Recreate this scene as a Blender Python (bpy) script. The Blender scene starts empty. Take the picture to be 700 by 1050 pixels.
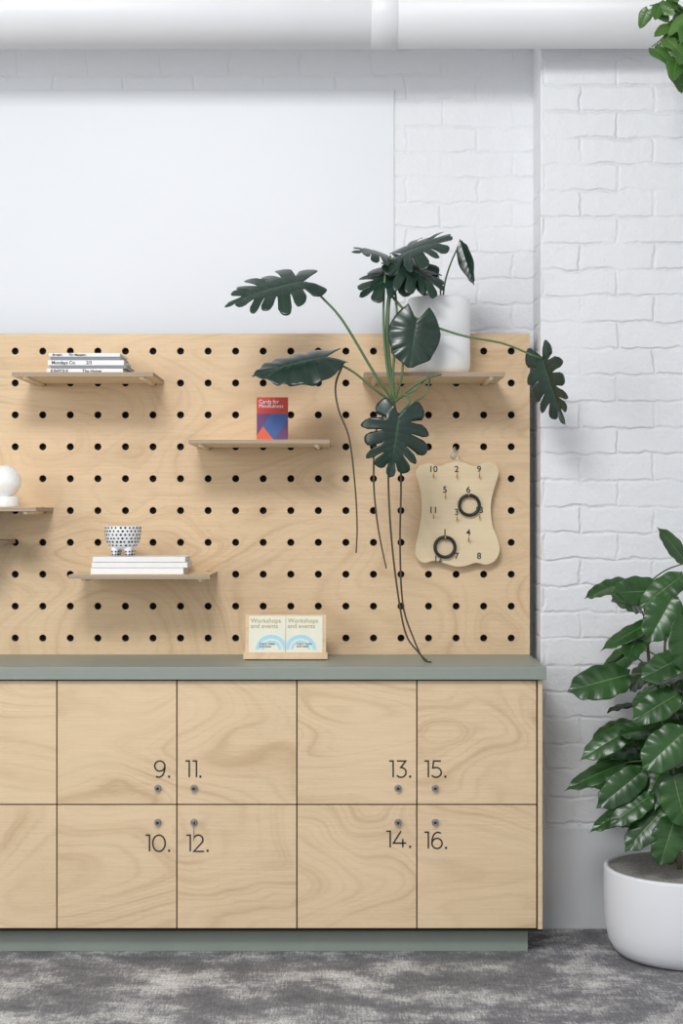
import bpy, bmesh, math, random
from mathutils import Vector, Matrix
random.seed(7)
scene = bpy.context.scene
scene.view_settings.view_transform = 'Standard'
scene.view_settings.look = 'None'
scene.view_settings.exposure = 0.0

# ---- site survey: eye height 1.36 m, camera at y=0 looking +Y; metres from measured elevations at depth d
EYE = 1.36; F = 1640.0
def X(px, d): return (px-350.0)*d/F
def Z(py, d): return EYE-(py-525.0)*d/F
def P(px, py, d): return Vector((X(px, d), d, Z(py, d)))

# ------------------------------------------------------------------ materials
def new_mat(name):
    m = bpy.data.materials.new(name); m.use_nodes = True
    nt = m.node_tree; b = nt.nodes['Principled BSDF']
    return m, nt, b
def N(nt, typ, **kw):
    n = nt.nodes.new(typ)
    for k, v in kw.items(): setattr(n, k, v)
    return n
def math_n(nt, op, a, b=None, c=None):
    n = N(nt, 'ShaderNodeMath', operation=op)
    for i, v in enumerate((a, b, c)):
        if v is None: continue
        if isinstance(v, (int, float)): n.inputs[i].default_value = v
        else: nt.links.new(v, n.inputs[i])
    return n.outputs[0]
def ramp(nt, fac, stops):
    r = N(nt, 'ShaderNodeValToRGB'); nt.links.new(fac, r.inputs[0])
    e = r.color_ramp.elements
    while len(e) < len(stops): e.new(0.5)
    for el, (p, c) in zip(e, stops):
        el.position = p
        el.color = (c, c, c, 1) if isinstance(c, (int, float)) else (*c, 1)
    return r.outputs[0]
def mixc(nt, fac, a, b, mode='MIX'):
    n = N(nt, 'ShaderNodeMix', data_type='RGBA', blend_type=mode)
    def s(sock, v):
        if isinstance(v, (int, float)): sock.default_value = v
        elif isinstance(v, tuple): sock.default_value = (*v, 1)
        else: nt.links.new(v, sock)
    s(n.inputs[0], fac); s(n.inputs[6], a); s(n.inputs[7], b)
    return n.outputs[2]
def noise(nt, vec, scale, detail=2, dist=0.0, rough=0.5):
    n = N(nt, 'ShaderNodeTexNoise'); n.inputs['Scale'].default_value = scale
    n.inputs['Detail'].default_value = detail; n.inputs['Distortion'].default_value = dist
    n.inputs['Roughness'].default_value = rough
    if vec is not None: nt.links.new(vec, n.inputs['Vector'])
    return n.outputs['Fac']
def coords(nt, sc=(1, 1, 1), rnd=False):
    tc = N(nt, 'ShaderNodeTexCoord'); v = tc.outputs['Object']
    if rnd:
        oi = N(nt, 'ShaderNodeObjectInfo')
        cb = N(nt, 'ShaderNodeCombineXYZ')
        for i, k in enumerate((37., 11., 53.)):
            nt.links.new(math_n(nt, 'MULTIPLY', oi.outputs['Random'], k), cb.inputs[i])
        ad = N(nt, 'ShaderNodeVectorMath', operation='ADD')
        nt.links.new(v, ad.inputs[0]); nt.links.new(cb.outputs[0], ad.inputs[1]); v = ad.outputs[0]
    mp = N(nt, 'ShaderNodeMapping'); mp.inputs['Scale'].default_value = sc
    nt.links.new(v, mp.inputs['Vector'])
    return mp.outputs[0]
def bump(nt, bsdf, h, strength, dist=0.01):
    b = N(nt, 'ShaderNodeBump'); b.inputs['Strength'].default_value = strength
    b.inputs['Distance'].default_value = dist
    nt.links.new(h, b.inputs['Height']); nt.links.new(b.outputs[0], bsdf.inputs['Normal'])
def plain(name, col, rough=0.5, metal=0.0, var=0.04, scale=30, spec=0.5):
    m, nt, b = new_mat(name)
    n = noise(nt, coords(nt), scale, 3)
    dark = tuple(c*(1-var*2) for c in col)
    nt.links.new(mixc(nt, n, dark, col), b.inputs['Base Color'])
    b.inputs['Roughness'].default_value = rough; b.inputs['Metallic'].default_value = metal
    b.inputs['Specular IOR Level'].default_value = spec
    return m
def plywood(name, base, dark, sx=1.0, sz=2.6, bands=9.0, amt=0.5):
    m, nt, b = new_mat(name)
    v = coords(nt, (sx, 1, sz), True)
    n = noise(nt, v, 1.1, 1.6, 0.6, 0.35)
    # jitter growth rings with fine fibre noise so that the lines are broken up
    jit = noise(nt, coords(nt, (10, 10, 60), True), 2.0, 3)
    n = math_n(nt, 'ADD', n, math_n(nt, 'MULTIPLY', jit, 0.012))
    pp = math_n(nt, 'PINGPONG', math_n(nt, 'MULTIPLY', n, bands), 0.5)
    line = ramp(nt, pp, [(0.0, 1.0), (0.07, 0.5), (0.22, 0.10), (0.5, 0.0)])
    pp2 = math_n(nt, 'PINGPONG', math_n(nt, 'MULTIPLY', n, bands*2.7), 0.5)
    line2 = ramp(nt, pp2, [(0.0, 1.0), (0.22, 0.0)])
    fib = noise(nt, coords(nt, (3, 3, 150), True), 2.0, 3)
    v3 = coords(nt, (1, 1, 1.6), True)
    big = noise(nt, v3, 2.3, 3)
    vis = ramp(nt, noise(nt, v3, 3.1, 2), [(0.36, 0.25), (0.60, 1.0)])
    pores = ramp(nt, noise(nt, coords(nt, (16, 16, 150), True), 2.5, 2), [(0.58, 0.0), (0.70, 1.0)])
    c = mixc(nt, math_n(nt, 'MULTIPLY', math_n(nt, 'MULTIPLY', line, vis), amt), base, dark)
    c = mixc(nt, math_n(nt, 'MULTIPLY', math_n(nt, 'MULTIPLY', line2, vis), amt*0.5), c, dark)
    c = mixc(nt, math_n(nt, 'MULTIPLY', ramp(nt, fib, [(0.35, 0.0), (0.75, 1.0)]), 0.26), c, dark)
    c = mixc(nt, math_n(nt, 'MULTIPLY', pores, 0.24), c, dark)
    c = mixc(nt, math_n(nt, 'MULTIPLY', ramp(nt, big, [(0.35, 0.0), (0.65, 1.0)]), 0.4), c, tuple(min(1, x*1.08) for x in base))
    nt.links.new(c, b.inputs['Base Color'])
    b.inputs['Roughness'].default_value = 0.5; b.inputs['Specular IOR Level'].default_value = 0.3
    return m
def plyedge(name):
    m, nt, b = new_mat(name)
    tc = N(nt, 'ShaderNodeTexCoord'); s = N(nt, 'ShaderNodeSeparateXYZ')
    nt.links.new(tc.outputs['Object'], s.inputs[0])
    pp = math_n(nt, 'PINGPONG', math_n(nt, 'MULTIPLY', s.outputs[2], 240), 0.5)
    c = mixc(nt, ramp(nt, pp, [(0.2, 0.0), (0.35, 1.0)]), (0.26, 0.19, 0.13), (0.55, 0.43, 0.31))
    nt.links.new(c, b.inputs['Base Color']); b.inputs['Roughness'].default_value = 0.7
    return m
def wallmat(name, brick=True, col=(0.79, 0.80, 0.82), bstr=0.8, sink=0.42):
    m, nt, b = new_mat(name)
    tc = N(nt, 'ShaderNodeTexCoord'); s = N(nt, 'ShaderNodeSeparateXYZ'); nt.links.new(tc.outputs['Object'], s.inputs[0])
    cb = N(nt, 'ShaderNodeCombineXYZ')
    nt.links.new(math_n(nt, 'ADD', s.outputs[0], s.outputs[1]), cb.inputs[0]); nt.links.new(s.outputs[2], cb.inputs[1])
    n1 = noise(nt, tc.outputs['Object'], 22, 6, 0, 0.66); n2 = noise(nt, tc.outputs['Object'], 1.7, 3)
    n3 = noise(nt, tc.outputs['Object'], 6.0, 3)
    h = math_n(nt, 'MULTIPLY', n1, 0.55 if brick else 0.12)
    if brick:
        ad = N(nt, 'ShaderNodeVectorMath', operation='ADD'); wn = N(nt, 'ShaderNodeTexNoise'); wn.inputs['Scale'].default_value = 14
        wn.inputs['Detail'].default_value = 4
        nt.links.new(tc.outputs['Object'], wn.inputs['Vector'])
        sb = N(nt, 'ShaderNodeVectorMath', operation='SUBTRACT'); sb.inputs[1].default_value = (.5, .5, .5)
        sc = N(nt, 'ShaderNodeVectorMath', operation='SCALE'); sc.inputs['Scale'].default_value = 0.036
        nt.links.new(wn.outputs['Color'], sb.inputs[0]); nt.links.new(sb.outputs[0], sc.inputs[0])
        nt.links.new(cb.outputs[0], ad.inputs[0]); nt.links.new(sc.outputs[0], ad.inputs[1])
        br = N(nt, 'ShaderNodeTexBrick'); nt.links.new(ad.outputs[0], br.inputs['Vector'])
        br.inputs['Scale'].default_value = 1.0; br.inputs['Brick Width'].default_value = 0.24
        br.inputs['Row Height'].default_value = 0.086; br.inputs['Mortar Size'].default_value = 0.009
        br.inputs['Mortar Smooth'].default_value = 1.0
        pres = ramp(nt, n3, [(0.34, 0.15), (0.60, 1.0)])
        mm = math_n(nt, 'MULTIPLY', br.outputs['Fac'], pres)
        h = math_n(nt, 'SUBTRACT', h, math_n(nt, 'MULTIPLY', mm, sink))
        c = mixc(nt, math_n(nt, 'MULTIPLY', mm, 0.14), col, (0.66, 0.67, 0.69))
    else:
        c = mixc(nt, 0.0, col, col)
    c = mixc(nt, math_n(nt, 'MULTIPLY', ramp(nt, n2, [(0.4, 0.0), (0.8, 1.0)]), 0.2), c, (0.68, 0.69, 0.71))
    nt.links.new(c, b.inputs['Base Color']); b.inputs['Roughness'].default_value = 0.5
    bump(nt, b, h, bstr if brick else 0.25, 0.012)
    return m
def carpetmat():
    m, nt, b = new_mat('carpet')
    v = coords(nt, (1, 1, 1)); f = noise(nt, v, 170, 3)
    a = noise(nt, coords(nt, (1.0, 1.15, 1)), 4.6, 6, 0.1, 0.66)
    g = noise(nt, coords(nt, (60, 6, 1)), 3, 3, 0, 0.7); g2 = noise(nt, coords(nt, (6, 70, 1)), 3, 3, 0, 0.7)
    mix = math_n(nt, 'ADD', math_n(nt, 'MULTIPLY', a, 0.60), math_n(nt, 'ADD', math_n(nt, 'MULTIPLY', g, 0.22), math_n(nt, 'MULTIPLY', g2, 0.18)))
    c = ramp(nt, mix, [(0.40, (0.16, 0.158, 0.168)), (0.495, (0.27, 0.267, 0.278)), (0.53, (0.47, 0.465, 0.465)), (0.60, (0.80, 0.79, 0.77))])
    c = mixc(nt, ramp(nt, f, [(0.38, 0.5), (0.62, 0.0)]), c, (0.09, 0.09, 0.097))
    nt.links.new(c, b.inputs['Base Color']); b.inputs['Roughness'].default_value = 0.95
    b.inputs['Specular IOR Level'].default_value = 0.1
    bump(nt, b, f, 0.5, 0.006)
    return m
def leafmat(name, dark, light, rib, rough=0.32, ribw=0.07, vein=0.25):
    m, nt, b = new_mat(name)
    at = N(nt, 'ShaderNodeAttribute', attribute_name='u'); tt = N(nt, 'ShaderNodeAttribute', attribute_name='t')
    n = noise(nt, coords(nt), 9, 3)
    c = mixc(nt, ramp(nt, n, [(0.3, 0.0), (0.7, 1.0)]), dark, light)
    c = mixc(nt, ramp(nt, at.outputs['Fac'], [(0.0, 0.8), (ribw, 0.0)]), c, rib)
    ve = math_n(nt, 'PINGPONG', math_n(nt, 'MULTIPLY', tt.outputs['Fac'], 8), 0.5)
    c = mixc(nt, math_n(nt, 'MULTIPLY', ramp(nt, ve, [(0.0, 1.0), (0.08, 0.0)]), vein), c, rib)
    nt.links.new(c, b.inputs['Base Color']); b.inputs['Roughness'].default_value = rough
    b.inputs['Specular IOR Level'].default_value = 0.5
    bump(nt, b, ve, 0.3, 0.003)
    return m

M = {}
M['board'] = plywood('birch_plywood_board', (0.74, 0.555, 0.355), (0.44, 0.27, 0.135), 1.0, 2.2, 15, 0.46)
M['door'] = plywood('birch_plywood_door', (0.765, 0.59, 0.385), (0.44, 0.28, 0.145), 1.0, 2.4, 14, 0.55)
M['pale'] = plywood('pale_plywood', (0.77, 0.63, 0.42), (0.58, 0.41, 0.24), 2.0, 1.2, 9, 0.3)
M['edge'] = plyedge('plywood_edge')
M['brick'] = wallmat('painted_brick')
M['brickb'] = wallmat('painted_brick_soft', sink=0.26)
M['plaster'] = wallmat('painted_plaster', False, (0.755, 0.77, 0.795))
M['dado'] = wallmat('painted_render', False, (0.70, 0.715, 0.74))
M['carpet'] = carpetmat()
M['sage'] = plain('sage_laminate', (0.285, 0.325, 0.285), 0.42)
M['dark'] = plain('painted_gap_shade', (0.012, 0.011, 0.010), 0.9)  # near-black colour stands in for shade inside gaps and holes
M['pipe'] = plain('pipe_paint', (0.78, 0.785, 0.80), 0.4, scale=4)
M['ceil'] = plain('ceiling_paint', (0.85, 0.85, 0.85), 0.8, scale=4)
M['black'] = plain('black_print', (0.02, 0.02, 0.022), 0.5)
M['steel'] = plain('brushed_steel', (0.55, 0.54, 0.53), 0.25, 1.0)
M['brass'] = plain('brass', (0.7, 0.5, 0.25), 0.35, 1.0)
M['white'] = plain('white_ceramic', (0.88, 0.89, 0.90), 0.35)
M['matte'] = plain('matte_white_fibrestone', (0.82, 0.83, 0.86), 0.55, scale=5)
M['paper'] = plain('white_paper', (0.85, 0.85, 0.85), 0.7)
M['greyp'] = plain('grey_cover', (0.22, 0.25, 0.29), 0.6)
M['page'] = plain('page_block', (0.70, 0.69, 0.66), 0.9, scale=300)
M['cream'] = plain('cream_card', (0.80, 0.79, 0.65), 0.6)
M['blue'] = plain('light_blue_print', (0.40, 0.68, 0.82), 0.6)
M['gold'] = plain('ochre_print', (0.42, 0.32, 0.10), 0.6)
M['red'] = plain('red_card', (0.56, 0.05, 0.035), 0.5)
M['orange'] = plain('orange_card', (0.75, 0.12, 0.05), 0.5)
M['navy'] = plain('blue_card', (0.045, 0.11, 0.33), 0.5)
M['purple'] = plain('purple_card', (0.14, 0.05, 0.17), 0.5)
M['slate'] = plain('slate_blue', (0.10, 0.15, 0.20), 0.5)
M['rubber'] = plain('black_rubber', (0.012, 0.012, 0.013), 0.4)
M['soil'] = plain('gravel_mulch', (0.46, 0.44, 0.41), 0.95, var=0.35, scale=90)
M['stem'] = plain('green_stem', (0.11, 0.19, 0.08), 0.45, var=0.15)
M['root'] = plain('aerial_root', (0.10, 0.07, 0.045), 0.7, var=0.2)
M['woodstem'] = plain('woody_stem', (0.16, 0.13, 0.07), 0.7, var=0.2)
M['monstera'] = leafmat('monstera_leaf', (0.009, 0.024, 0.018), (0.018, 0.042, 0.028), (0.05, 0.10, 0.06), 0.27, 0.05, 0.2)
M['green'] = leafmat('glossy_green_leaf', (0.010, 0.042, 0.009), (0.032, 0.100, 0.020), (0.15, 0.26, 0.08), 0.30, 0.05, 0.08)
M['pothos'] = leafmat('pothos_leaf', (0.03, 0.10, 0.015), (0.08, 0.18, 0.035), (0.18, 0.26, 0.08), 0.35)
M['glow'] = plain('opal_glass', (0.92, 0.92, 0.90), 0.2)

# ------------------------------------------------------------------ mesh helpers
def finish(bm, name, mats, smooth=False):
    me = bpy.data.meshes.new(name); bm.normal_update(); bm.to_mesh(me); bm.free()
    for mm in (mats if isinstance(mats, (list, tuple)) else [mats]): me.materials.append(mm)
    if smooth:
        for p in me.polygons: p.use_smooth = True
    o = bpy.data.objects.new(name, me); scene.collection.objects.link(o)
    return o
def box(name, x0, x1, y0, y1, z0, z1, mat, bev=0.0, seg=2):
    bm = bmesh.new(); bmesh.ops.create_cube(bm, size=1)
    for v in bm.verts:
        v.co = Vector(((x0+x1)/2+v.co.x*(x1-x0), (y0+y1)/2+v.co.y*(y1-y0), (z0+z1)/2+v.co.z*(z1-z0)))
    if bev: bmesh.ops.bevel(bm, geom=bm.edges[:], offset=bev, segments=seg, profile=0.6, affect='EDGES')
    return finish(bm, name, mat)
def edge_mats(o):
    o.data.materials.append(M['edge'])
    for p in o.data.polygons:
        if abs(p.normal.z) < 0.5: p.material_index = 1
def lathe(name, prof, c, mat, seg=64, smooth=True):
    bm = bmesh.new(); rings = []
    for r, z in prof:
        if r < 1e-6: rings.append([bm.verts.new((c[0], c[1], c[2]+z))]*seg)
        else: rings.append([bm.verts.new((c[0]+r*math.cos(2*math.pi*i/seg), c[1]+r*math.sin(2*math.pi*i/seg), c[2]+z)) for i in range(seg)])
    for a, b2 in zip(rings, rings[1:]):
        for i in range(seg):
            j = (i+1) % seg
            vs = []
            for v in (a[i], a[j], b2[j], b2[i]):
                if v not in vs: vs.append(v)
            if len(vs) > 2: bm.faces.new(vs)
    bmesh.ops.recalc_face_normals(bm, faces=bm.faces[:])
    return finish(bm, name, mat, smooth)
def catmull(pts, n=8):
    pts = [Vector(p) for p in pts]; out = []
    q = [pts[0]*2-pts[1]]+pts+[pts[-1]*2-pts[-2]]
    for i in range(1, len(q)-2):
        p0, p1, p2, p3 = q[i-1:i+3]
        for k in range(n):
            t = k/n
            out.append(0.5*((2*p1)+(p2-p0)*t+(2*p0-5*p1+4*p2-p3)*t*t+(3*p1-p0-3*p2+p3)*t**3))
    out.append(pts[-1]); return out
def tube_bm(bm, pts, r0, r1, seg=10, sm=True):
    path = catmull(pts) if sm and len(pts) > 2 else [Vector(p) for p in pts]
    n = len(path); prev = None; up = Vector((0.13, 0.31, 0.94))
    for i, p in enumerate(path):
        d = (path[min(i+1, n-1)]-path[max(i-1, 0)]).normalized()
        if abs(d.dot(up)) > 0.97: up = Vector((1, 0.1, 0)).normalized()
        a = d.cross(up).normalized(); up = a.cross(d).normalized(); b2 = up
        r = r0+(r1-r0)*i/(n-1)
        ring = [bm.verts.new(p+a*math.cos(2*math.pi*k/seg)*r+b2*math.sin(2*math.pi*k/seg)*r) for k in range(seg)]
        if prev:
            for k in range(seg): bm.faces.new((prev[k], prev[(k+1) % seg], ring[(k+1) % seg], ring[k]))
        else: bm.faces.new(ring[::-1])
        prev = ring
    bm.faces.new(prev)
def tubes(name, lst, mat, seg=10, sm=True):
    bm = bmesh.new()
    for pts, r0, r1 in lst: tube_bm(bm, pts, r0, r1, seg, sm)
    bmesh.ops.recalc_face_normals(bm, faces=bm.faces[:])
    return finish(bm, name, mat, True)
def torus(name, c, R, r, mat, tilt=None):
    bm = bmesh.new(); A, B = 48, 12; vs = []
    for i in range(A):
        a = 2*math.pi*i/A
        vs.append([bm.verts.new(Vector(c)+Vector(((R+r*math.cos(2*math.pi*k/B))*math.cos(a), r*math.sin(2*math.pi*k/B), (R+r*math.cos(2*math.pi*k/B))*math.sin(a)))) for k in range(B)])
    for i in range(A):
        for k in range(B):
            bm.faces.new((vs[i][k], vs[(i+1) % A][k], vs[(i+1) % A][(k+1) % B], vs[i][(k+1) % B]))
    bmesh.ops.recalc_face_normals(bm, faces=bm.faces[:])
    return finish(bm, name, mat, True)
def text(name, body, loc, size, mat, align='LEFT', thin=0.0, rot=None, sx=1.0):
    cu = bpy.data.curves.new(name, 'FONT'); cu.body = body; cu.size = size; cu.align_x = align
    cu.extrude = 0.0003; cu.offset = thin; cu.space_line = 0.85
    t = bpy.data.objects.new(name+'_t', cu); scene.collection.objects.link(t)
    bpy.context.view_layer.update()
    dg = bpy.context.evaluated_depsgraph_get()
    me = bpy.data.meshes.new_from_object(t.evaluated_get(dg))
    bpy.data.objects.remove(t)
    R = (rot or Matrix.Rotation(math.radians(90), 4, 'X'))
    me.transform(Matrix.Translation(loc) @ R @ Matrix.Diagonal((sx, 1, 1, 1)))
    me.materials.clear(); me.materials.append(mat)
    o = bpy.data.objects.new(name, me); scene.collection.objects.link(o); return o
def poly(name, pts, mat):
    bm = bmesh.new(); bm.faces.new([bm.verts.new(p) for p in pts]); return finish(bm, name, mat)
def group(name, parts):
    lo = Vector((1e9,)*3); hi = Vector((-1e9,)*3)
    for p in parts:
        for v in p.data.vertices:
            for i in range(3):
                lo[i] = min(lo[i], v.co[i]); hi[i] = max(hi[i], v.co[i])
    e = bpy.data.objects.new(name, None); e.empty_display_size = 0.05
    e.location = ((lo.x+hi.x)/2, (lo.y+hi.y)/2, lo.z); scene.collection.objects.link(e)
    inv = Matrix.Translation(-Vector(e.location))
    for p in parts:
        p.parent = e; p.matrix_parent_inverse = inv
    return e

# geometric sans numerals (vinyl decals)
def arc(cx, cy, rx, ry, a0, a1, n=24):
    return [(cx+rx*math.cos(math.radians(a0+(a1-a0)*i/n)), cy+ry*math.sin(math.radians(a0+(a1-a0)*i/n))) for i in range(n+1)]
def c2(pts): return [(p.x, p.y) for p in catmull([(a, b2, 0) for a, b2 in pts], 8)]
six = [arc(.33, .31, .31, .31, 0, 360, 32), c2([(.02, .31), (.045, .60), (.15, .86), (.36, .99), (.57, .94)])]
G = {'0': (.76, [arc(.38, .5, .38, .5, 0, 360, 40)]), '1': (.24, [[(0, 1), (.24, 1), (.24, 0)]]),
     '2': (.62, [arc(.29, .715, .285, .285, 155, -38)+[(.02, 0), (.64, 0)]]),
     '3': (.60, [[(.03, 1), (.57, 1), (.27, .60)]+arc(.28, .30, .31, .30, 85, -145)]),
     '4': (.78, [[(.46, 1), (0, .27), (.78, .27)], [(.57, .52), (.57, 0)]]),
     '5': (.60, [[(.57, 1), (.12, 1), (.07, .57)]+arc(.27, .30, .32, .30, 92, -145)]),
     '6': (.64, six), '7': (.6, [[(0, .84), (0, 1), (.62, 1), (.2, 0)]]),
     '8': (.62, [arc(.31, .26, .31, .26, 0, 360, 32), arc(.31, .76, .26, .24, 0, 360, 32)]),
     '9': (.64, [[(.64-a, 1-b2) for a, b2 in s] for s in six]), '.': (.08, [[(.04, -.03), (.04, .11)]])}
def number(body, x, z, y, h, align, wd):
    tot = sum(G[c][0] for c in body)+.20*(len(body)-1)
    cx = 0 if align == 'LEFT' else -tot
    bm = bmesh.new()
    for ch in body:
        w_, strokes = G[ch]
        for s in strokes:
            pts = [Vector(((cx+a)*h, b2*h)) for a, b2 in s]
            closed = (pts[0]-pts[-1]).length < 1e-6
            if closed: pts = pts[:-1]
            n = len(pts); pairs = []
            ww = wd*(1.35 if ch == '.' else 1)
            for i, p in enumerate(pts):
                d0 = (p-pts[i-1]) if (i > 0 or closed) else None
                d1 = (pts[(i+1) % n]-p) if (i < n-1 or closed) else None
                if d0 is None: d0 = d1
                if d1 is None: d1 = d0
                d0 = d0.normalized(); d1 = d1.normalized(); n0 = Vector((-d0.y, d0.x)); n1 = Vector((-d1.y, d1.x))
                nn = (n0+n1).normalized(); k = min(2.2, 1/max(.3, nn.dot(n0)))
                q = nn*ww/2*k
                pairs.append((bm.verts.new((x+p.x+q.x, y, z+p.y+q.y)), bm.verts.new((x+p.x-q.x, y, z+p.y-q.y))))
            for i in range(n if closed else n-1):
                a, b2 = pairs[i], pairs[(i+1) % n]
                bm.faces.new((a[0], a[1], b2[1], b2[0]))
        cx += w_+.20
    return finish(bm, 'number', M['black'])

def interp(tab, t):
    for (t0, v0), (t1, v1) in zip(tab, tab[1:]):
        if t <= t1:
            k = (t-t0)/(t1-t0); k = k*k*(3-2*k); return v0+(v1-v0)*k
    return tab[-1][1]
HEART = dict(w=[(0, .74), (.3, 1.0), (.6, .90), (.85, .60), (1, .46)], a=[(0, 2.55), (.25, 1.6), (.6, 1.0), (1, 0.0)])
OVATE = dict(w=[(0, .03), (.2, .72), (.45, 1.0), (.75, .7), (1, .10)], a=[(0, 1.4), (1, .35)])
BROAD = dict(w=[(0, .28), (.22, .86), (.45, 1.0), (.7, .86), (.9, .50), (1, .34)], a=[(0, 2.1), (.3, 1.45), (.7, .95), (1, 0.0)])
CORD = dict(w=[(0, .6), (.25, 1.0), (.6, .75), (1, .25)], a=[(0, 2.3), (.3, 1.4), (1, 0.0)])
US = [0, .03, .08, .2, .32, .40, .46, .55, .66, .8, .92, 1.0]
def leaf_bm(bm, base, tip, nh, W, shp=HEART, lobes=6, slit=0.45, fold=0.15, droop=0.1, curl=0.12, wav=0.0, seedv=0):
    ul = bm.verts.layers.float.get('u') or bm.verts.layers.float.new('u')
    tl = bm.verts.layers.float.get('t') or bm.verts.layers.float.new('t')
    base = Vector(base); tip = Vector(tip); yd = tip-base; L = yd.length; yd.normalize()
    nh = Vector(nh); nn = (nh-yd*nh.dot(yd)).normalized(); xd = yd.cross(nn)
    rs = random.Random(seedv); m = 6
    tipw = shp['w'][-1][1]*W
    mid = max(L-tipw, L*0.4) if shp['a'][-1][1] == 0 else L
    for side in (-1, 1):
        for k in range(lobes):
            jl = 1.0 + (rs.random()-.5)*0.22
            rows = []
            for i in range(m+1):
                f = i/m; rows.append([])
                for u in US:
                    g = 0.0
                    if slit > 0 and u > 0.40: g = slit*((u-0.40)/0.60)**0.6
                    ff = 0.5+(f-0.5)*(1-g)
                    if k == lobes-1 and f > .5: ff = f
                    if k == 0 and f < .5: ff = f
                    t = (k+ff)/lobes
                    last = (k == lobes-1 and f > .5)
                    w = interp(shp['w'], t)*W*(jl if (slit > 0 and not last and u > .4) else 1)
                    if slit > 0 and not last: w *= 1-0.20*abs(2*f-1)**3*min(1, max(0, (u-.4)/.3))
                    a = interp(shp['a'], t) - (0.12*u if slit > 0 else 0)*(1-t)
                    x = side*math.sin(a)*w*u; y = mid*t+math.cos(a)*w*u
                    xn = abs(x)/W; yn = y/L
                    z = fold*abs(x) - curl*W*xn*xn*1.2 - droop*L*(max(yn, 0)**2) - droop*0.6*L*min(yn, 0)**2
                    z += wav*W*math.sin(t*lobes*6.28+side)*u*u
                    if slit > 0: z += (.06*W*((k % 2)*2-1))*max(0, u-.40)
                    v = bm.verts.new(base+xd*x+yd*y+nn*z); v[ul] = u; v[tl] = t
                    rows[-1].append(v)
            for i in range(m):
                for j in range(len(US)-1):
                    q = (rows[i][j], rows[i+1][j], rows[i+1][j+1], rows[i][j+1])
                    try: bm.faces.new(q if side > 0 else q[::-1])
                    except ValueError: pass
def leaves(name, lst, mat):
    bm = bmesh.new()
    for i, kw in enumerate(lst): leaf_bm(bm, seedv=i, **kw)
    bmesh.ops.remove_doubles(bm, verts=bm.verts[:], dist=0.00005)
    o = finish(bm, name, mat, True)
    s = o.modifiers.new('thick', 'SOLIDIFY'); s.thickness = 0.0007
    return o

# ------------------------------------------------------------------ room shell
WALL = 5.42; PIL = 5.22
box('floor', -4, 4, -3, WALL+0.2, -0.1, 0, M['carpet'])
box('ceiling', -4, 4, -3, WALL+0.2, 3.7, 3.8, M['ceil'])
box('wall_back', -4, 4, WALL, WALL+0.2, 0, 3.7, M['brickb'])
box('wall_back_plaster_panel', -4, X(404, WALL), WALL-0.006, WALL, 0.9, Z(92, WALL), M['plaster'], 0.003)
box('wall_pilaster', 0.649, 3.9, PIL, WALL, 0, 3.7, M['brick'], 0.006)
box('baseboard_right', 0.649, 3.9, PIL-0.008, PIL, 0, Z(848, PIL), M['dado'], 0.004)

def hcyl(name, x0, x1, y, z, r, mat, seg=64):
    bm = bmesh.new(); rr = []
    for x in (x0, x0+.004, x1-.004, x1):
        q = r-(0.003 if x in (x0, x1) else 0)
        rr.append([bm.verts.new((x, y+q*math.cos(2*math.pi*i/seg), z+q*math.sin(2*math.pi*i/seg))) for i in range(seg)])
    for a, b2 in zip(rr, rr[1:]):
        for i in range(seg): bm.faces.new((a[i], a[(i+1) % seg], b2[(i+1) % seg], b2[i]))
    bm.faces.new(rr[0]); bm.faces.new(rr[-1])
    bmesh.ops.recalc_face_normals(bm, faces=bm.faces[:])
    o = finish(bm, name, mat, True)
    for p in o.data.polygons:
        if len(p.vertices) > 4: p.use_smooth = False
    return o
pz = Z(12, 5.04); pr = 0.108
parts = [hcyl('pipe_run', -3.9, X(408, 5.0), 5.06, pz, pr, M['pipe']),
         hcyl('pipe_run_right', X(406, 5.0), 3.9, 5.06, pz, pr-0.001, M['pipe']),
         hcyl('pipe_collar', X(380, 5.0), X(408, 5.0), 5.06, pz, pr+0.0015, M['pipe'])]
for bx in (-2.0, 1.5):
    parts.append(box('pipe_bracket', bx-.02, bx+.02, 5.04, 5.08, pz+pr-.01, 3.699, M['steel']))
group('ceiling_duct_pipe', parts)

# ------------------------------------------------------------------ cabinet
DF = 4.90
RX = X(550, DF); SIDE = X(556, DF); LX = RX-7*(123*DF/F)
ztop = Z(697.5, DF); zbot = Z(952, DF); zmid = Z(825, DF); dw = 123*DF/F; g = 0.0026
parts = []
parts.append(box('carcass', LX, RX+.002, DF+0.021, WALL-0.015, zbot, ztop, M['dark']))  # coloured near-black so the gaps between doors look shaded
parts.append(box('side_panel', RX+0.004, SIDE, DF+0.001, WALL-0.015, zbot-0.003, ztop, M['door'], 0.001))
parts.append(box('base_panel', LX, SIDE, DF+.003, WALL-0.015, zbot-0.009, zbot-0.003, M['dark']))
parts.append(box('plinth', LX+.04, X(541, 4.95), 4.95, WALL-0.02, 0.0005, zbot-.009, M['sage'], 0.001))
CT = Z(684, 4.88)
parts.append(box('countertop', LX-.02, X(560, 4.88), 4.88, WALL-0.012, Z(697, 4.88), CT, M['sage'], 0.0015))
for c in range(7):
    x1 = RX-c*dw; x0 = x1-dw
    parts.append(box('door_upper', x0+g, x1-g/2, DF, DF+0.018, zmid+g*.8, ztop-.002, M['door'], 0.0008))
    parts.append(box('door_lower', x0+g, x1-g/2, DF, DF+0.018, zbot+.001, zmid-g*.8, M['door'], 0.0008))
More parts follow.
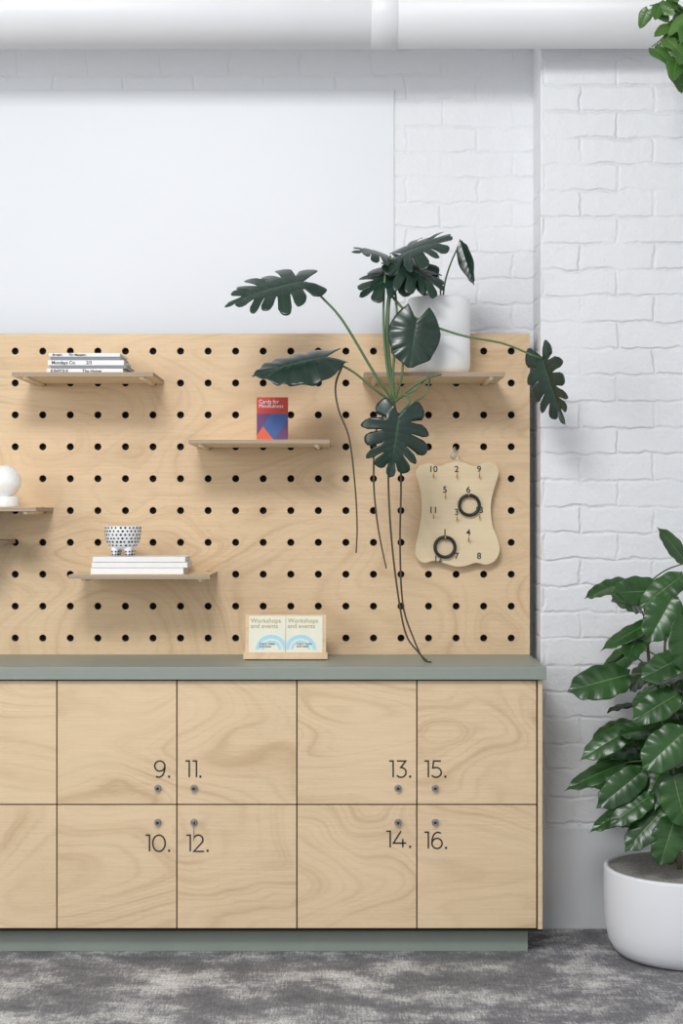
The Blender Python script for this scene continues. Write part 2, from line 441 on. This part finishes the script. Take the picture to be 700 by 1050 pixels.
def lock(px, py):
    c = P(px, py, DF)
    out = []
    for nm, mt_, lst in (('lock', M['steel'], ((0.0118, 0.004, DF), (0.0088, 0.010, DF-0.004))), ('lock_keyhole', M['black'], ((0.0048, 0.0012, DF-0.0138),))):
        bm = bmesh.new()
        for r, dep, y0 in lst:
            mt = Matrix.Translation((c.x, y0-dep/2, c.z)) @ Matrix.Rotation(math.radians(90), 4, 'X')
            bmesh.ops.create_cone(bm, cap_ends=True, segments=32, radius1=r*.93, radius2=r*0.93, depth=dep, matrix=mt)
        out.append(finish(bm, nm, mt_))
    return out
ys = DF-0.0006
labels = [('9.', 174, 797, 'RIGHT'), ('10.', 174, 873, 'RIGHT'), ('11.', 190, 797, 'LEFT'), ('12.', 191, 873, 'LEFT'),
          ('13.', 421, 797, 'RIGHT'), ('14.', 421, 869, 'RIGHT'), ('15.', 435, 797, 'LEFT'), ('16.', 435, 870, 'LEFT'),
          ('7.', -57, 797, 'LEFT'), ('8.', -57, 873, 'LEFT'), ('5.', -71, 797, 'RIGHT'), ('6.', -71, 873, 'RIGHT')]
for bt, px, py, al in labels:
    parts.append(number(bt, X(px, DF), Z(py, DF), ys, .0500, al, .0048))
for px in (162, 199, 408, 446, -45, -84):
    parts += lock(px, 808)
    parts += lock(px, 843)
kc = P(199, 843, DF)
parts.append(box('key', kc.x-.0012, kc.x+.0012, DF-.035, DF-.016, kc.z-.011, kc.z+.009, M['steel'], .0005))
parts.append(tubes('key_tag', [([(kc.x, DF-.03, kc.z-.008), (kc.x+.002, DF-.028, kc.z-.03), (kc.x, DF-.026, kc.z-.052)], .0015, .0015)], M['steel'], 8))
group('locker_cabinet', parts)

# ------------------------------------------------------------------ pegboard
DB = 5.30; sx = 28.25*DB/F; sz = 32.7*DB/F; hx0 = X(524, DB); hz0 = Z(360, DB); nc, nr = 28, 10
bm = bmesh.new(); HR = 0.0118; th = 0.018
ca = math.atan2(sz, sx)
cor = [ca, math.pi-ca, math.pi+ca, 2*math.pi-ca, 2*math.pi+ca]
angs = [cor[i]+(cor[i+1]-cor[i])*k/8 for i in range(4) for k in range(8)]
for c in range(nc):
    for r in range(nr):
        cx = hx0-c*sx; cz = hz0-r*sz; inn = []; out = []; bk = []
        for a in angs:
            dx, dz = math.cos(a), math.sin(a)
            s = min(sx/2/abs(dx) if abs(dx) > 1e-9 else 1e9, sz/2/abs(dz) if abs(dz) > 1e-9 else 1e9)
            out.append(bm.verts.new((cx+dx*s, DB, cz+dz*s))); inn.append(bm.verts.new((cx+dx*HR, DB, cz+dz*HR)))
            bk.append(bm.verts.new((cx+dx*HR, DB+th, cz+dz*HR)))
        n = len(angs)
        for i in range(n):
            j = (i+1) % n
            bm.faces.new((out[i], inn[i], inn[j], out[j])); bm.faces.new((inn[i], bk[i], bk[j], inn[j])).material_index = 1
xr = hx0+sx/2; xl = hx0-(nc-.5)*sx; zt = hz0+sz/2; zb = hz0-(nr-.5)*sz
BX1 = X(543, DB); BX0 = xl-.01; BZ1 = Z(342, DB); BZ0 = CT+0.0005
def q(bm, pts, mi=0):
    f = bm.faces.new([bm.verts.new(p) for p in pts]); f.material_index = mi
q(bm, [(xr, DB, BZ0), (BX1, DB, BZ0), (BX1, DB, BZ1), (xr, DB, BZ1)])
q(bm, [(BX0, DB, BZ0), (xl, DB, BZ0), (xl, DB, BZ1), (BX0, DB, BZ1)])
q(bm, [(xl, DB, zt), (xr, DB, zt), (xr, DB, BZ1), (xl, DB, BZ1)])
q(bm, [(xl, DB, BZ0), (xr, DB, BZ0), (xr, DB, zb), (xl, DB, zb)])
q(bm, [(BX1, DB, BZ0), (BX1, DB+th, BZ0), (BX1, DB+th, BZ1), (BX1, DB, BZ1)], 1)
q(bm, [(BX0, DB+th, BZ0), (BX0, DB, BZ0), (BX0, DB, BZ1), (BX0, DB+th, BZ1)], 1)
q(bm, [(BX0, DB, BZ1), (BX1, DB, BZ1), (BX1, DB+th, BZ1), (BX0, DB+th, BZ1)], 1)
face = finish(bm, 'perforated_face', [M['board'], M['edge']])
back = box('dark_backing', BX0+.005, BX1-.006, DB+th+.004, WALL-.014, BZ0, BZ1-.006, M['dark'])  # near-black sheet paints the depth shade seen through the holes
group('plywood_pegboard', [face, back])

# ------------------------------------------------------------------ shelves
def rowz(py): return hz0-round((py-360)/32.7)*sz
SF = 5.0
def shelf(px0, px1, rowpy, mat=None):
    z = rowz(rowpy)-.003; x0 = X(px0, SF); x1 = X(px1, SF)
    s = box('shelf_board', x0, x1, SF, DB-0.001, z, z+0.013, mat or M['pale'], 0.001); edge_mats(s)
    cols = [hx0-k*sx for k in range(nc) if x0+.03 < hx0-k*sx < x1-.03]
    pg = tubes('pegs', [([(x, SF+0.010, z-.001), (x, DB-0.0008, z-.001)], .0085, .0085) for x in (cols[0], cols[-1])], M['pale'], 16, False)
    group('plywood_peg_shelf', [s, pg]); return z+0.013
z1 = shelf(12, 157, 393); z2 = shelf(193, 338, 458); z3 = shelf(70, 215, 589); z4 = shelf(373, 518, 393)
z5 = shelf(-108, 37, 523); z6 = shelf(-149, -4, 556, M['slate'])

def book(x0, x1, y0, y1, z0, h, cover, txt, tmat, ts):
    c = 0.0016
    ps = [box('cover_bottom', x0, x1, y0, y1, z0, z0+c, cover), box('cover_top', x0, x1, y0, y1, z0+h-c, z0+h, cover),
          box('spine', x0, x1, y0-.001, y0+.002, z0, z0+h, cover, .0004), box('pages', x0+.003, x1-.003, y0+.002, y1-.004, z0+c, z0+h-c, M['page'])]
    if txt: ps.append(text('spine_title', txt, (x0+.012, y0-.0015, z0+h*.22), ts, tmat, thin=.0003))
    return ps
parts = []; zz = z1+.0005
for i, (a, b2, h, t, cv, tm) in enumerate([(48, 126, 5.0, 'KINFOLK           The Home', 'paper', 'black'), (52, 130, 3.2, '', 'greyp', 'paper'), (49, 127, 5.2, 'Mondays Co.        2/3', 'paper', 'black'), (52, 124, 3.4, '', 'greyp', 'paper'), (50, 123, 3.6, 'Breathe       The Magazine', 'paper', 'black')]):
    d = 5.06; hh = h*d/F
    parts += book(X(a, d), X(b2, d), d, d+.19, zz, hh, M[cv], t, M[tm], hh*.9); zz += hh+.0004
group('book_stack', parts)
parts = []; zz = z3+.0005
for a, b2, h in ((93, 188, 6.4), (94, 192, 5.3), (95, 190, 5.3)):
    d = 5.04; hh = h*d/F
    parts += book(X(a, d), X(b2, d), d, d+.20, zz, hh, M['paper'], '', M['black'], .01); zz += hh+.0012
group('magazine_stack', parts)
bc = Vector((X(126, 5.12), 5.12, zz+.0003))
prof = [(0, .020), (.024, .021), (.040, .027), (.050, .040), (.0555, .058), (.058, .078), (.0585, .094), (.056, .0945), (.054, .076), (.048, .052), (.03, .034), (0, .030)]
parts = [lathe('bowl_body', prof, bc, M['white'])]
def foot_pts(k):
    a = math.radians(40+90*k); dx, dy = math.cos(a), math.sin(a)
    return [bc+Vector((dx*.026, dy*.026, .034)), bc+Vector((dx*.031, dy*.031, .016)), bc+Vector((dx*.033, dy*.033, .0008))]
parts.append(tubes('feet', [(foot_pts(k), .015, .008) for k in range(4)], M['white'], 14))
bm = bmesh.new()
def dot(c_, n_, r_):
    n_ = n_.normalized(); a_ = n_.cross(Vector((0, 0, 1))).normalized(); b_ = a_.cross(n_)
    bm.faces.new([bm.verts.new(c_+n_*.0009+a_*math.cos(i*math.pi/6)*r_+b_*math.sin(i*math.pi/6)*r_) for i in range(12)])
rd = random.Random(4)
for j, zd in enumerate((.034, .045, .056, .0675, .079, .0895)):
    for (r0, h0), (r1, h1) in zip(prof[1:6], prof[2:7]):
        if h0 <= zd <= h1:
            rr_ = r0+(r1-r0)*(zd-h0)/(h1-h0); nz = -(r1-r0)/(h1-h0); break
    cnt = 26 if j else 20
    for i in range(cnt):
        a = (i+(j % 2)*.5+rd.uniform(-.1, .1))*2*math.pi/cnt
        nv = Vector((math.cos(a), math.sin(a), nz))
        dot(bc+Vector((math.cos(a)*rr_, math.sin(a)*rr_, zd)), nv, rd.uniform(.0031, .0040))
for k in range(4):
    p0, p1, p2 = foot_pts(k)
    for zz_, f_ in ((.017, 0.5), (.007, .85)):
        cc = bc+Vector(((p1-bc).x*1.02, (p1-bc).y*1.02, zz_)); rf = .0118 if zz_ > .01 else .0095
        for i in range(7):
            a = i*2*math.pi/7+zz_*90; nv = Vector((math.cos(a), math.sin(a), -.25)); dot(cc+nv*rf, nv, .003)
parts.append(finish(bm, 'painted_dots', M['black']))
group('dotted_footed_bowl', parts)

d = 5.08; x0, x1 = X(263, d), X(295, d); zb0 = z2+.0004; zt0 = zb0+44.5*d/F; w = x1-x0; h = zt0-zb0
parts = [box('box_body', x0, x1, d, d+.028, zb0, zt0, M['red'], .0008)]
def fp(n, uv, mt, off): return poly(n, [(x0+w*u, d-off, zb0+h*v) for u, v in uv], M[mt])
parts += [fp('art_purple', [(0.01, .12), (.45, .62), (.01, .62)], 'purple', .0004), fp('art_blue', [(.45, .62), (0.01, .12), (.01, .01), (.55, .01), (.99, .45), (.99, .62)], 'navy', .0004),
          fp('art_orange', [(.55, .01), (.99, .01), (.99, .45)], 'purple', .0005), fp('art_orange2', [(.01, .01), (.55, .01), (.2, .33), (.01, .12)], 'orange', .0005),
          text('title', 'Cards for\nMindfulness', (x0+.007, d-.001, zb0+h*.86), .0165, M['paper'])]
group('mindfulness_card_box', parts)

lc = Vector((X(5, 5.12), 5.12, z5+.0004))
parts = [lathe('base', [(0, 0), (.042, 0), (.044, .004), (.044, .030), (.040, .035), (0, .035)], lc, M['white'])]
R = .052
parts.append(lathe('globe', [(R*math.sin(math.pi*i/24) if 0 < i < 24 else 0, .083+R*-math.cos(math.pi*i/24)) for i in range(25)], lc, M['glow']))
group('globe_table_lamp', parts)

# brochure stand
d = 5.10; parts = []
x0, x1 = X(250, d), X(335, d); hs = 47*d/F; tilt = math.radians(14)
def tl(u, w_, off):
    return Vector((x0+u, d+.012+math.sin(tilt)*w_-math.cos(tilt)*off, CT+.001+math.cos(tilt)*w_+math.sin(tilt)*off))
W_ = x1-x0
def slab(name, u0, u1, w0, w1, o0, o1, mat):
    bm = bmesh.new(); vs = [bm.verts.new(tl(u, w2, o)) for u in (u0, u1) for w2 in (w0, w1) for o in (o0, o1)]
    for f in ((0, 1, 3, 2), (4, 6, 7, 5), (0, 4, 5, 1), (2, 3, 7, 6), (0, 2, 6, 4), (1, 5, 7, 3)): bm.faces.new([vs[i] for i in f])
    bmesh.ops.recalc_face_normals(bm, faces=bm.faces[:]); return finish(bm, name, mat)
parts.append(slab('stand_back', 0.003, W_-.003, 0, hs, -.006, 0, M['board']))
parts.append(slab('stand_lip', -.002, W_+.002, 0.0, .022, .006, .012, M['board']))
parts.append(slab('stand_foot', 0, W_, 0, .006, 0, .006, M['board']))
parts.append(slab('stand_prop', W_*.4, W_*.6, 0.012, .05, -.04, -.006, M['board']))
bw = (W_-.030)/2
Rt = Matrix(((1, 0, 0, 0), (0, math.sin(tilt), -math.cos(tilt), 0), (0, math.cos(tilt), math.sin(tilt), 0), (0, 0, 0, 1)))
for k in range(2):
    u0 = .014+k*(bw+.002)
    parts.append(slab('brochure', u0, u0+bw, .007, hs-.005, .0005, .003, M['cream']))
    parts.append(text('brochure_title', 'Workshops\nand events', tl(u0+.005, hs-.027, .0035), .0205, M['gold'], rot=Rt))
    bm = bmesh.new(); cu_ = bw*(.62 if k == 0 else .40)
    for R0, R1 in ((.048, .036), (.030, .022)):
        n = 32; pr_ = None
        for i in range(n+1):
            a = math.radians(0+180*i/n)
            u_ = cu_+R0*math.cos(a)*1.05
            v1 = bm.verts.new(tl(u0+min(max(u_, .001), bw-.001), .032+R0*math.sin(a), .0034)); v2 = bm.verts.new(tl(u0+min(max(cu_+R1*math.cos(a)*1.05, .001), bw-.001), .032+R1*math.sin(a), .0034))
            if pr_ and (v1.co-v2.co).length > .0005: bm.faces.new((pr_[0], pr_[1], v2, v1))
            pr_ = (v1, v2)
    parts.append(finish(bm, 'brochure_arc', M['blue']))
    parts.append(text('brochure_small', 'Learn, make\nand meet', tl(u0+.034, .048, .0038), .010, M['black'], rot=Rt))
group('brochure_stand', parts)

# ------------------------------------------------------------------ ring toss board
d = 5.262
outl = [(430, 477), (440, 475), (450, 478), (459, 475), (468, 473), (477, 475), (487, 478), (498, 474), (507, 476), (511, 484), (508, 496), (504, 510), (503, 524), (505, 540), (510, 553), (512, 565), (507, 575), (498, 579), (488, 577), (478, 580), (468, 581), (457, 578), (446, 575), (434, 577), (427, 571), (426, 560), (429, 546), (432, 528), (432, 510), (429, 496), (426, 485)]
pts = catmull([P(a, b2, d) for a, b2 in outl]+[P(*outl[0], d)], 4)[:-1]
bm = bmesh.new(); f = bm.faces.new([bm.verts.new(p) for p in pts])
ex = bmesh.ops.extrude_face_region(bm, geom=[f]); bmesh.ops.translate(bm, verts=[v for v in ex['geom'] if isinstance(v, bmesh.types.BMVert)], vec=(0, .014, 0))
bmesh.ops.recalc_face_normals(bm, faces=bm.faces[:])
parts = [finish(bm, 'shield_board', M['pale'])]
hooks = []
for t, px, py in (('10', 444, 484), ('2', 468, 484), ('9', 491, 484), ('5', 456, 505), ('6', 480, 505), ('11', 444, 526), ('3', 468, 528), ('13', 491, 526), ('1', 456, 549), ('4', 480, 549), ('12', 449, 576), ('7', 468, 573), ('8', 491, 573)):
    parts.append(text('score', t, (X(px, d), d-.0006, Z(py, d)), .029, M['black'], 'CENTER', 0.0004))
    hk = P(px, py+5, d)
    if py < 570: hooks.append(([hk+Vector((0, .002, 0)), hk+Vector((0, -.014, 0)), hk+Vector((0, -.022, .004)), hk+Vector((0, -.024, .014))], .0022, .0022))
parts.append(tubes('brass_hooks', hooks, M['brass'], 8))
for px, py in ((481, 518), (456, 561)): parts.append(torus('rubber_ring', P(px, py, d-.012), 10.2*d/F, .0055, M['rubber']))
hx = P(466, 462, d)
parts.append(tubes('hanging_hook', [([Vector((hx.x, DB-.001, hx.z+.006)), Vector((hx.x, DB-.03, hx.z+.006)), Vector((hx.x, DB-.045, hx.z+.010))], .005, .003)], M['steel'], 10))
parts.append(torus('hanging_loop', P(466, 466, d), .014, .0022, M['steel']))
group('ring_toss_board', parts)

# ------------------------------------------------------------------ monstera in pot
pd = 5.125; pc = Vector((X(450, pd), pd, z4+.0005)); pR = 32*pd/F*0.99; pH = 78*pd/F
parts = [lathe('pot', [(0, 0), (pR*.80, 0), (pR*.93, .006), (pR*.99, .022), (pR, .045), (pR, .112), (pR*.985, .114), (pR*.985, .117), (pR, .119), (pR, pH-.003), (pR*.985, pH), (pR*.95, pH), (pR*.94, pH-.03), (0, pH-.03)], pc, M['white'], 72),
         lathe('soil', [(pR*.93, pH-.028), (pR*.5, pH-.020), (0, pH-.018)], pc, M['soil'], 40)]
Dm = 4.95
top = pc+Vector((0, 0, pH-.02))
crown = P(404, 412, Dm)
stems = [
 ([top+Vector((-.02, -.02, 0)), P(425, 290, 5.05), P(402, 292, 4.97), P(397, 350, Dm), crown], .0060, .0070),
 ([crown, P(396, 370, 4.94), P(393, 320, 4.94), P(396, 275, 4.95), P(404, 264, 4.95)], .0045, .003),
 ([crown, P(403, 380, 4.95), P(407, 330, 4.96), P(404, 290, 4.97), P(400, 262, 4.97)], .0045, .003),
 ([crown, P(412, 385, 4.92), P(414, 350, 4.91), P(421, 332, 4.90)], .004, .003),
 ([crown, P(385, 385, 4.92), P(352, 330, 4.90), P(330, 305, 4.90), P(313, 289, 4.90)], .005, .003),
 ([crown+Vector((0, 0, -.005)), P(385, 400, 4.92), P(360, 380, 4.90), P(335, 369, 4.89)], .0045, .003),
 ([crown, P(415, 405, 4.92), P(420, 412, 4.89), P(409, 424, 4.87)], .005, .0035),
 ([crown, P(425, 395, 4.93), P(438, 388, 4.93), P(452, 384, 4.96)], .004, .003),
 ([P(398, 300, 4.96), P(424, 325, 4.95), P(470, 343, 4.93), P(515, 352, 4.92), P(545, 364, 4.92), P(556, 368, 4.93)], .0042, .0028),
 ([top+Vector((.01, 0, 0)), P(456, 290, 5.10), P(462, 270, 5.08), P(471, 250, 5.06), P(474, 247, 5.05)], .003, .002),
 ([top+Vector((.005, -.01, 0)), P(451, 293, 5.08), P(446, 276, 5.04), P(432, 268, 5.0)], .003, .002),
 ([crown+Vector((0, 0, .006)), P(425, 400, 4.93), P(440, 386, 4.95), P(436, 404, 4.95), P(425, 412, 4.93)], .003, .003)]
parts.append(tubes('stems', stems, M['stem']))
roots = [
 ([P(352, 372, 4.90), P(344, 395, 4.90), P(347, 420, 4.90), P(358, 450, 4.9), P(364, 500, 4.9), P(366, 540, 4.9), P(365, 567, 4.9)], .0032, .0022),
 ([crown, P(386, 440, 4.93), P(383, 490, 4.93), P(386, 530, 4.93), P(391, 560, 4.93), P(396, 583, 4.93)], .0034, .0022),
 ([crown, P(400, 450, 4.93), P(398, 490, 4.94), P(401, 550, 4.95), P(408, 610, 4.97), P(416, 650, 4.99), P(428, 668, 4.985), P(438, 678, 4.98)], .0034, .0026),
 ([crown, P(410, 450, 4.93), P(411, 500, 4.94), P(410, 560, 4.95), P(413, 620, 4.98), P(424, 655, 5.0), P(434, 676, 4.99), P(442, 679, 4.975)], .0034, .0026)]
parts.append(tubes('aerial_roots', roots, M['root'], 8))
def s_(px): return px*4.95/F
L = [
 dict(base=P(412, 260, 4.97), tip=P(462, 240, 4.90), nh=(-.25, -.58, .8), W=s_(38), lobes=6, slit=.24, fold=.1, droop=.12, curl=.3),
 dict(base=P(396, 262, 4.97), tip=P(364, 250, 4.88), nh=(.1, -.5, .85), W=s_(22), lobes=5, slit=.18, fold=.1, droop=.2, curl=.3),
 dict(base=P(425, 270, 5.0), tip=P(367, 300, 4.90), nh=(.15, -.60, .8), W=s_(34), lobes=6, slit=.22, fold=.05, droop=.1, curl=.3),
 dict(base=P(410, 270, 4.95), tip=P(458, 292, 4.92), nh=(-.1, -.55, .8), W=s_(33), lobes=6, slit=.24, fold=.05, droop=.15, curl=.3),
 dict(base=P(311, 289, 4.90), tip=P(229, 304, 4.84), nh=(.1, -.60, .80), W=s_(42), lobes=7, slit=.24, fold=.1, droop=.12, curl=.25),
 dict(base=P(335, 366, 4.89), tip=P(257, 378, 4.84), nh=(.1, -.58, .85), W=s_(31), lobes=6, slit=.0, fold=.08, droop=.12, curl=.35, wav=.04),
 dict(base=P(427, 329, 4.90), tip=P(420, 377, 4.88), nh=(.12, -1, .25), W=s_(27), lobes=6, slit=.0, fold=.15, droop=.1, curl=.25, wav=.03),
 dict(base=P(409, 426, 4.87), tip=P(400, 490, 4.86), nh=(.15, -1, .25), W=s_(37), lobes=6, slit=.16, fold=.2, droop=.12, curl=.35),
 dict(base=P(556, 366, 4.93), tip=P(575, 437, 4.88), nh=(-.88, -.42, .2), W=s_(31), lobes=6, slit=.22, fold=.35, droop=.1, curl=.2),
 dict(base=P(471, 245, 5.05), tip=P(484, 291, 5.02), nh=(-.45, -.9, .2), W=s_(10), shp=OVATE, lobes=5, slit=0, fold=.3, droop=.1, curl=.1),
]
parts.append(leaves('leaves', L, M['monstera']))
group('potted_monstera', parts)

# ------------------------------------------------------------------ floor plant
d = 4.925; fc = Vector((X(705, d), d, 0.0005)); r = .256; hgt = .270
parts = [lathe('pot', [(0, 0), (r*.74, 0), (r*.82, .005), (r*.89, .02), (r*.945, .045), (r*.98, .085), (r*.995, .13), (r, .18), (r*1.0, hgt-.01), (r*.995, hgt-.002), (r*.98, hgt), (r*.95, hgt), (r*.93, hgt-.03), (0, hgt-.03)], fc, M['matte'], 96),
         lathe('mulch', [(r*.945, hgt-.006), (r*.8, hgt-.002), (r*.4, hgt+.008), (0, hgt+.012)], fc, M['soil'], 64)]
rs = random.Random(33); st = []; lf = []; pet = []
stemlines = []
for k in range(8):
    a = k*2*math.pi/8+.3; rb = .03+.03*(k % 3); hh = [.98, .74, .84, .58, 1.0, .84, .66, .90][k]
    lean = .08+.08*rs.random()
    b0 = fc+Vector((math.cos(a)*rb, math.sin(a)*rb, hgt)); t0 = fc+Vector((math.cos(a)*(rb+lean)+.03, math.sin(a)*(rb+lean)*.6, hgt+hh-.14))
    md = (b0+t0)/2+Vector((rs.uniform(-.03, .03), rs.uniform(-.02, .02), 0))
    line = catmull([b0, md, t0], 12); stemlines.append((line, a)); st.append(([b0, md, t0], .008, .004))
def add_leaf(base, az, el, length, wd, droop):
    dirv = Vector((math.cos(az)*math.cos(el), math.sin(az)*math.cos(el), math.sin(el)))
    pl = .05+.04*rs.random(); b1 = base+dirv*pl+Vector((0, 0, .015)); tip = b1+(dirv-Vector((0, 0, droop))).normalized()*length
    for v in (b1, tip):
        if v.y > PIL-.09: v.y = PIL-.09-rs.random()*.03
        if v.x < .72: v.x = .72+rs.random()*.04
    if tip.z < .28: return
    if (tip-b1).length < .08: return
    pet.append(([base, (base+b1)/2+Vector((0, 0, .01)), b1], .003, .002))
    nh = Vector((rs.uniform(-.7, .7), -.6+rs.uniform(-.4, .5), .8))+dirv*.25
    lf.append(dict(base=b1, tip=tip, nh=nh, W=wd, shp=BROAD, lobes=5, slit=0, fold=.12+rs.random()*.25, droop=.10+rs.random()*.25, curl=.2, wav=.05))
for line, a in stemlines:
    n = len(line)
    for i in range(7, n, 2):
        for rep in range(2 if i % 6 == 1 else 1):
            az = a+rs.uniform(-1.6, 1.6)+rep*1.3; el = rs.uniform(-.25, .6)+(0.5 if i > n-4 else 0)
            L_ = rs.uniform(.11, .18)
            add_leaf(line[i], az, el, L_, L_*rs.uniform(.29, .36), rs.uniform(.2, 1.1))
for bp, tp, dd, wpx, nh in [((645, 692), (582, 706), 4.75, 21, (.1, -.85, .6)), ((676, 606), (627, 606), 4.80, 18, (0, -.9, .45)), ((672, 636), (614, 662), 4.78, 12, (0, -.5, .8)),
                        ((650, 745), (594, 776), 4.75, 15, (.1, -.7, .7)), ((640, 782), (578, 806), 4.78, 13, (.1, -.6, .8)), ((660, 790), (612, 828), 4.72, 17, (.1, -.9, .4)),
                        ((703, 577), (677, 540), 4.88, 11, (.3, -.9, .3)), ((690, 612), (664, 658), 4.70, 19, (0, -.9, .4)), ((704, 672), (656, 694), 4.66, 17, (0, -.7, .7)),
                        ((695, 712), (648, 738), 4.66, 17, (.2, -.8, .6)), ((702, 750), (660, 788), 4.62, 22, (0, -.9, .4)), ((690, 795), (704, 850), 4.62, 20, (-.2, -.9, .4)),
                        ((668, 815), (624, 845), 4.70, 14, (0, -.7, .6)), ((680, 830), (640, 872), 4.70, 16, (0, -.8, .6)), ((692, 838), (676, 888), 4.68, 18, (0, -.9, .4)), ((650, 826), (604, 850), 4.85, 11, (0, -.6, .7)),
                        ((706, 632), (702, 690), 4.64, 20, (.1, -.95, .3)), ((700, 590), (655, 622), 4.74, 15, (0, -.8, .5))]:
    b1 = P(*bp, dd+.04); t1 = P(*tp, dd)
    root = min((p for ln, _ in stemlines for p in ln[4:]), key=lambda p: (p-b1).length+(.3*max(0, p.z-b1.z)))
    pet.append(([root, (root+b1)/2+Vector((0, 0, .012)), b1], .003, .002))
    lf.append(dict(base=b1, tip=t1, nh=nh, W=wpx*4.75/F, shp=BROAD, lobes=5, slit=0, fold=.15+rs.random()*.15, droop=.12, curl=.2, wav=.05))
parts.append(tubes('woody_stems', st, M['woodstem'])); parts.append(tubes('petioles', pet, M['stem'], 8))
parts.append(leaves('leaves', lf, M['green']))
group('potted_leafy_plant', parts)

# ------------------------------------------------------------------ hanging pothos
d = 4.85; hc = Vector((X(755, d), d, Z(-45, d)))
parts = [lathe('hanging_pot', [(0, 0), (.07, 0), (.10, .02), (.115, .09), (.118, .15), (.110, .15), (.105, .13), (0, .13)], hc, M['white'], 48)]
cords = [([hc+Vector((math.cos(a)*.113, math.sin(a)*.113, .148)), hc+Vector((math.cos(a)*.05, math.sin(a)*.05, .4)), Vector((hc.x, hc.y, 3.45))], .0015, .0015) for a in (.5, 2.6, 4.7)]
cords.append(([Vector((hc.x, hc.y, 3.44)), Vector((hc.x, hc.y, 3.698))], .0015, .0015))
parts.append(tubes('cords', cords, M['page'], 6))
tp = hc+Vector((0, 0, .14)); vines = [
 [tp, P(722, -70, 4.78), P(700, -30, 4.74), P(680, 0, 4.74), P(666, 6, 4.74)],
 [tp, P(725, -60, 4.80), P(710, -10, 4.76), P(692, 20, 4.75), P(680, 38, 4.75), P(668, 48, 4.75)],
 [tp, P(730, -70, 4.76), P(712, -10, 4.70), P(700, 35, 4.70), P(692, 66, 4.70)],
 [tp, P(745, -70, 4.72), P(740, 0, 4.66), P(736, 60, 4.66), P(743, 110, 4.66)]]
parts.append(tubes('vines', [(v, .0028, .0018) for v in vines], M['stem'], 8))
lf = []; rs = random.Random(5)
for v in vines:
    pp = catmull(v, 4)
    for i in range(6, len(pp)):
        a = rs.uniform(0, 6.28); bs = pp[i]; ln = rs.uniform(.05, .085)
        dv = Vector((math.cos(a)*.8, math.sin(a)*.5-.2, -rs.uniform(.2, 1.1))).normalized()
        lf.append(dict(base=bs+dv*.012, tip=bs+dv*(ln+.012), nh=(rs.uniform(-.6, .6), -.7, rs.uniform(0, .8)), W=ln*.34, shp=CORD, lobes=4, slit=0, fold=.2, droop=.2, curl=.2))
parts.append(leaves('leaves', lf, M['pothos']))
group('hanging_pothos_planter', parts)

# ------------------------------------------------------------------ light
w = bpy.data.worlds.new('World'); scene.world = w; w.use_nodes = True
w.node_tree.nodes['Background'].inputs[0].default_value = (0.95, 0.97, 1.0, 1); w.node_tree.nodes['Background'].inputs[1].default_value = 0.78
def area(name, loc, target, sx_, sy_, e, col=(1, 1, 1)):
    l = bpy.data.lights.new(name, 'AREA'); l.shape = 'RECTANGLE'; l.size = sx_; l.size_y = sy_; l.energy = e; l.color = col
    o = bpy.data.objects.new(name, l); o.location = loc; scene.collection.objects.link(o)
    o.rotation_euler = (Vector(target)-Vector(loc)).to_track_quat('-Z', 'Y').to_euler(); return o
area('ceiling_softlight', (-0.6, 1.6, 3.5), (0.1, 5.0, 0.3), 1.1, 0.7, 88)
area('added_left_light', (-3.4, 1.2, 2.2), (0, 5.2, 0.9), 1.6, 2.0, 52, (0.97, 0.985, 1))  # area lamp added at left to bring out shadows, not a real window

cam = bpy.data.cameras.new('camera'); co = bpy.data.objects.new('camera', cam); scene.collection.objects.link(co)
co.location = (0, 0, EYE); co.rotation_euler = (math.radians(90), 0, 0)
cam.sensor_fit = 'VERTICAL'; cam.sensor_height = 36; cam.lens = F*36/1050; cam.clip_end = 50
scene.camera = co
